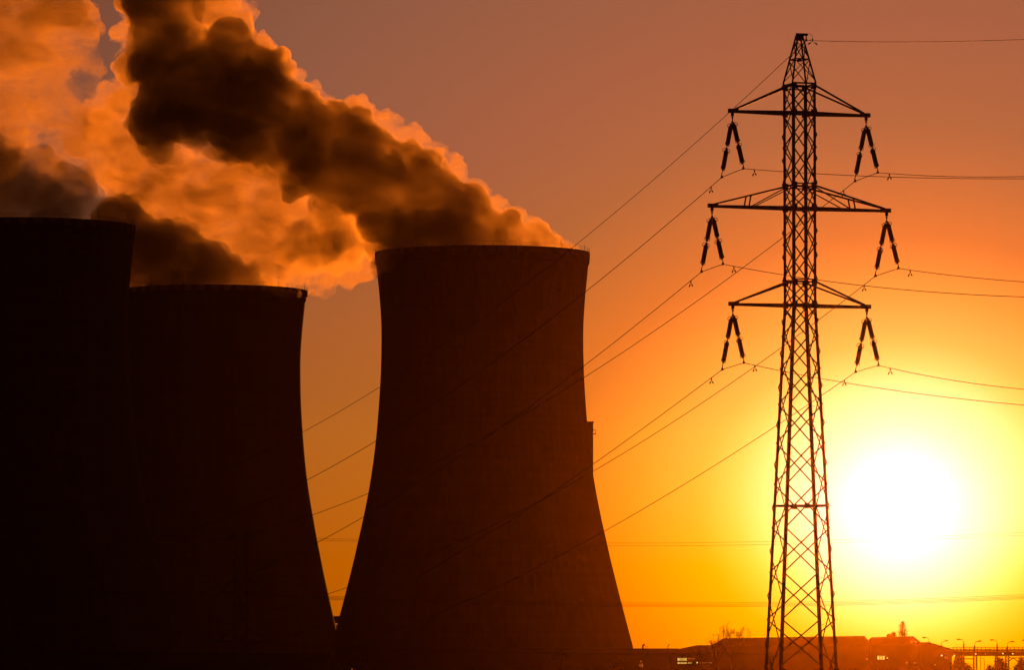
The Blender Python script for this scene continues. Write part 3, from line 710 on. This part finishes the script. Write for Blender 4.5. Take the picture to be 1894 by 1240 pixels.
def conical(x, D, ytop, label, seed, wpx, base_h=3.0):
    rnd = random.Random(seed); b = at(x, 1240, D); H = at(x, ytop, D).z; k = mpp(D); root = empty('poplar_tree', (b.x, D, 0)); tag(root, label, 'tree')
    m = MB(); m.tube([(0, 0, 0), (.1, 0, H*.5), (0, 0, H*.93)], .25, 6, True, [.3, .2, .03]); m.build('trunk', M_bark, root)
    br = MB(); lf = MB()
    for i in range(95):
        t = rnd.random()**.8; z = base_h+(H-base_h)*t*.93; rad = 1.15*wpx*k*(1-t)**.6*rnd.uniform(.45, 1.1)+.15; a = rnd.uniform(0, 2*math.pi)
        e = Vector((math.cos(a)*rad, math.sin(a)*rad, z+rad*.75)); br.tube([(0, 0, z-.1), e*.5+Vector((0, 0, z*.5-.05)), e], .05, 3, True, [.06, .04, .02])
        leaves(lf, [e, e.lerp(Vector((0, 0, z)), .35), e.lerp(Vector((0, 0, z)), .65)], 7, .20+rad*.10, .20, rnd)
    br.build('branches', M_bark, root); lf.build('crown', M_leaf, root)
conical(1669.5, 1480, 1147, 'taller pointed leafy tree standing up behind the hall roof', 3, 13.5, 4)
conical(1652.5, 1482, 1168.5, 'short spiky tree top just left of the taller one behind the roof', 4, 7, 5)
conical(1644, 1484, 1173, 'lowest sprig of foliage over the roof ridge left of the spiky tree', 6, 4, 5)
def bush(x, D, ytop, wpx, label, seed, n=260):
    rnd = random.Random(seed); b = at(x, 1240, D); H = at(x, ytop, D).z; k = mpp(D); W = wpx*k; root = empty('bush', (b.x, D, 0)); tag(root, label, 'bush', 'bushes under the bridge')
    m = MB()
    ends = []
    for j in range(6):
        a = j*1.05+rnd.uniform(-.3, .3); grow(m, Vector((math.cos(a)*.2, math.sin(a)*.2, -.1)), Vector((math.cos(a)*.5, math.sin(a)*.5, 1)).normalized(), H*.3, .09, 3, rnd, ends, .2, .5, .02)
    m.build('stems', M_bark, root)
    lf = MB(); cs = []
    for i in range(n):
        a = rnd.uniform(0, 2*math.pi); t = rnd.random()**.5; ph = rnd.uniform(0, 1)
        rr = W*math.sqrt(max(0, 1-(ph*.97)**2))*t*(1+.25*math.sin(3*a+seed)); cs.append(Vector((math.cos(a)*rr, math.sin(a)*rr*.8, H*(.15+.85*ph)*(.9+.12*math.sin(2*a+seed)))))
    leaves(lf, cs, 11, .28, .24, rnd); lf.build('crown', M_leaf, root)
bush(1850, 1285, 1219, 17, 'broad round bush below the middle of the bridge', 41)
bush(1889, 1292, 1219, 13, 'bush at the right edge below the bridge', 42)
bush(1830, 1290, 1231, 6, 'small low bush left of the broad round bush', 43, 70)
bush(1772, 1310, 1214, 13, 'dark bush at the left end of the bridge beside the shed', 44)
bush(1790, 1318, 1232, 10, 'low bush in front of the first bridge support', 45, 110)

# ------------------------------------------------------------------ steam
def vol_mat(name, dens, aniso, col, noise_scale=None, lo=.35, hi=.6, step=0.25, amb=None, detail=3.0, warp=0.0, floor=0.0, rough=.62):
    m, nt, N, L = new_mat(name)
    out = N('ShaderNodeOutputMaterial'); v = N('ShaderNodeVolumePrincipled'); L(v.outputs[0], out.inputs['Volume'])
    v.inputs['Color'].default_value = col+(1,); v.inputs['Anisotropy'].default_value = aniso; v.inputs['Density'].default_value = dens
    if noise_scale:
        tc0 = N('ShaderNodeTexCoord'); mp = N('ShaderNodeMapping'); mp.inputs['Rotation'].default_value = (0, R(40), R(20)); mp.inputs['Scale'].default_value = (.62, 1.0, 1.1); L(tc0.outputs['Object'], mp.inputs['Vector']); n = N('ShaderNodeTexNoise'); n.inputs['Scale'].default_value = noise_scale; n.inputs['Detail'].default_value = detail
        n.inputs['Roughness'].default_value = rough; n.inputs['Distortion'].default_value = warp
        L(mp.outputs[0], n.inputs['Vector'])
        mr = N('ShaderNodeMapRange'); mr.interpolation_type = 'SMOOTHSTEP'
        mr.inputs['From Min'].default_value = lo; mr.inputs['From Max'].default_value = hi; mr.inputs['To Min'].default_value = dens*floor; mr.inputs['To Max'].default_value = dens
        L(n.outputs['Fac'], mr.inputs['Value']); L(mr.outputs[0], v.inputs['Density'])
    m.cycles.volume_step_rate = step
    m.cycles.homogeneous_volume = not bool(noise_scale)
    return m
_bm = bmesh.new(); bmesh.ops.create_icosphere(_bm, subdivisions=2, radius=1.0); _bm.verts.ensure_lookup_table()
ICO_V = np.array([v.co[:] for v in _bm.verts]); ICO_F = np.array([[v.index for v in f.verts] for f in _bm.faces]); _bm.free()
def puff_cloud(name, mat, puffs, Y, voxel, seed, kids=(13, 9, 6), depth_k=1.3, shrink=(.42, .42, .45), drift=None, fat=.92):
    rnd = np.random.RandomState(seed)
    C = []; Rr = []
    for x, y, r in puffs:
        Yd = Y + (drift(x, y) if drift else 0)
        p = at(x, y, Yd); rm = r*mpp(Yd)*fat
        C.append([p.x, p.y+rnd.uniform(-.3, .3)*rm, p.z]); Rr.append(rm)
    C = np.array(C); Rr = np.array(Rr)
    allC = [C]; allR = [Rr]; curC, curR = C, Rr
    for lv, nk in enumerate(kids):
        nc = []; nr = []
        for c, r in zip(curC, curR):
            for q in range(nk):
                d = rnd.normal(size=3); d /= np.linalg.norm(d)
                rr = r*shrink[lv]*rnd.uniform(.55, 1.2)
                nc.append(c+d*(r-rr*rnd.uniform(-.1, .55))); nr.append(rr)
        curC = np.array(nc); curR = np.array(nr); allC.append(curC); allR.append(curR)
    C = np.concatenate(allC); Rr = np.concatenate(allR)
    C[:, 1] = Y + (C[:, 1]-Y)*depth_k
    cen = C.mean(0); cen[2] = C[:, 2].min()
    nV = len(ICO_V)
    V = (C[:, None, :]-cen + Rr[:, None, None]*ICO_V[None]*np.array([1, depth_k, 1])).reshape(-1, 3)
    F = (ICO_F[None]+ (np.arange(len(C))*nV)[:, None, None]).reshape(-1, 3)
    me = bpy.data.meshes.new('tmp'); me.vertices.add(len(V)); me.vertices.foreach_set('co', V.ravel())
    me.loops.add(len(F)*3); me.loops.foreach_set('vertex_index', F.ravel().astype(np.int32))
    me.polygons.add(len(F)); me.polygons.foreach_set('loop_start', np.arange(0, len(F)*3, 3).astype(np.int32)); me.polygons.foreach_set('loop_total', np.full(len(F), 3, np.int32))
    me.update(calc_edges=True)
    tmp = bpy.data.objects.new('tmp', me); COL.objects.link(tmp)
    md = tmp.modifiers.new('r', 'REMESH'); md.mode = 'VOXEL'; md.voxel_size = voxel; md.adaptivity = 0
    sm = tmp.modifiers.new('s', 'SMOOTH'); sm.iterations = 1; sm.factor = .5
    dg = bpy.context.evaluated_depsgraph_get()
    out = bpy.data.meshes.new_from_object(tmp.evaluated_get(dg)); out.name = name
    bpy.data.objects.remove(tmp); bpy.data.meshes.remove(me)
    o = bpy.data.objects.new(name, out); COL.objects.link(o); o.location = cen
    out.materials.clear(); out.materials.append(mat)
    print(name, len(C), 'puffs', len(out.vertices), 'verts')
    return o
STEAM = (.93, .90, .88)
M_steamA = vol_mat('dense_steam', .33, .58, STEAM, .085, .35, .63, step=.08, floor=.27, warp=.5, detail=6, rough=.64)
M_bank = vol_mat('bank_steam', .32, .58, STEAM, .085, .32, .60, step=.08, floor=.5, warp=.5, detail=6, rough=.64)
M_soft = vol_mat('soft_bank_steam', .17, .57, STEAM, .085, .36, .64, step=.08, floor=.22, warp=.7, detail=6, rough=.66)
M_fringe = vol_mat('sunlit_steam', .17, .56, STEAM, .12, .38, .62, step=.08, floor=.12, warp=.6, detail=6, rough=.64)
M_steamB = vol_mat('lit_steam', .20, .55, STEAM, .075, .40, .68, step=.08, floor=.05, warp=.8, detail=6, rough=.66)
M_steamD = vol_mat('drifting_steam', .14, .48, STEAM, .065, .44, .68, step=.08, floor=.02, warp=.8, detail=6, rough=.66)
A_core = [(765,446,86),(850,436,86),(930,444,55),(985,455,37),(1025,461,24),(1054,467,12),(900,426,46),(728,378,92),(800,370,72),(862,398,50),(650,322,92),(722,312,62),(772,335,48),(570,268,90),(640,252,54),(692,280,50),
          (480,220,98),(535,218,48),(395,162,104),(330,185,88),(440,150,60),(312,90,92),(360,90,46),(300,20,72),(345,20,40),(290,-40,78),(285,232,54),(708,455,38),(715,488,22),(640,430,34)]
A_fringe = [(1078,469,8),(1062,461,11),(1045,452,13),(1020,440,18),(985,424,24),(950,402,25),(915,386,27),(880,354,31),(838,318,34),(792,286,34),(752,264,36),(704,236,36),(652,210,37),(602,202,34),(562,180,36),
            (522,150,38),(484,104,44),(452,110,52),(425,60,56),(400,10,54),(378,-20,52),(440,160,46),(500,150,40),(250,14,38),(236,60,30),(232,110,26),(235,190,34),(260,150,30),(690,395,30),(660,465,24),(560,320,40),(480,300,38),(400,262,42),(300,270,42),(605,450,44),(560,475,36)]
B_core = [(300,490,74),(370,497,66),(425,514,44),(340,500,60),(475,532,26),(515,540,16),(548,543,9),(255,470,74),(225,420,60),(330,462,50),(275,530,34),(350,532,30)]
B_lit = [(560,420,96),(470,440,84),(640,460,52),(520,350,86),(400,362,96),(300,330,82),(330,430,70),(600,495,38),(600,522,22),(602,543,11),(560,505,36),(660,500,28),(682,488,18),(500,500,42),
         (440,300,74),(230,300,72),(250,390,62),(540,532,18),(375,275,48),(352,262,44),(325,268,44),(610,536,13),(645,524,14),(682,508,14),(200,240,54),(620,400,74),(210,180,40),(665,515,10),(640,510,12)]
C_core = [(100,376,70),(0,348,88),(185,396,38),(50,336,66),(-60,330,95),(-170,330,100),(145,352,42),(215,408,22)]
D_lit = [(190,310,58),(120,310,54),(60,60,112),(140,66,52),(0,150,106),(90,190,82),(170,200,56),(-60,60,115),(-180,90,120),(-180,230,120),(-60,200,115),(0,260,74),(20,-20,95),(110,-10,62),(160,255,66),(165,120,30)]
def C_(o, label): return tag(o, label, 'steam')
plume = C_(puff_cloud('steam_plume', M_steamA, A_core, 1690, .62, 3), 'dark dense steam plume with glowing right edge rising from the right cooling tower')
fr_ = puff_cloud('sunlit_fringe', M_fringe, A_fringe, 1692, .55, 13, fat=.88)
fr_.parent = plume; fr_.matrix_parent_inverse = Matrix.Translation(-plume.location)
def spill(name, mat, puffs, Y, seed, par):
    o = puff_cloud(name, mat, puffs, Y, .5, seed); o.parent = par; o.matrix_parent_inverse = Matrix.Translation(-par.location)
spill('shadowed_billow', M_soft, [(560,440,42),(600,462,48),(642,470,38),(532,468,28),(620,412,40),(584,486,24)], 1700, 53, plume)
spill('rim_spill', M_steamA, [(716,478,22),(702,492,15),(735,470,18),(698,506,9)], 1662, 51, plume)
bank = C_(puff_cloud('steam_plume', M_bank, B_core, 1832, .75, 4), 'low dark steam bank on the rim of the middle cooling tower')
spill('rim_spill', M_fringe, [(470,536,12),(492,540,13),(515,541,13),(536,543,10),(552,543,7)], 1819, 52, bank)
C_(puff_cloud('steam_plume', M_steamB, B_lit, 1888, .9, 5), 'bright orange mottled steam between the dark plume and the middle tower')
C_(puff_cloud('steam_plume', M_soft, C_core, 1590, .75, 6), 'dark steam bank above the left edge cooling tower')
C_(puff_cloud('steam_cloud', M_steamD, D_lit, 1960, 1.0, 8), 'thin orange steam drifting at the top left corner, sky showing through')

# ------------------------------------------------------------------ haze
def build_haze():
    h = MB(); h.box((-900, -60, -1), (900, 2300, 340)); m = vol_mat('haze_air', HAZE_D, HAZE_G, HAZE_C)
    tag(h.build('haze', m), kind='stuff')
HAZE_D, HAZE_G, HAZE_C = 4.2e-5, .985, (.042, .025, .0012)      # dim orange haze, absorbs and scatters; its glow also imitates lens glare
build_haze()
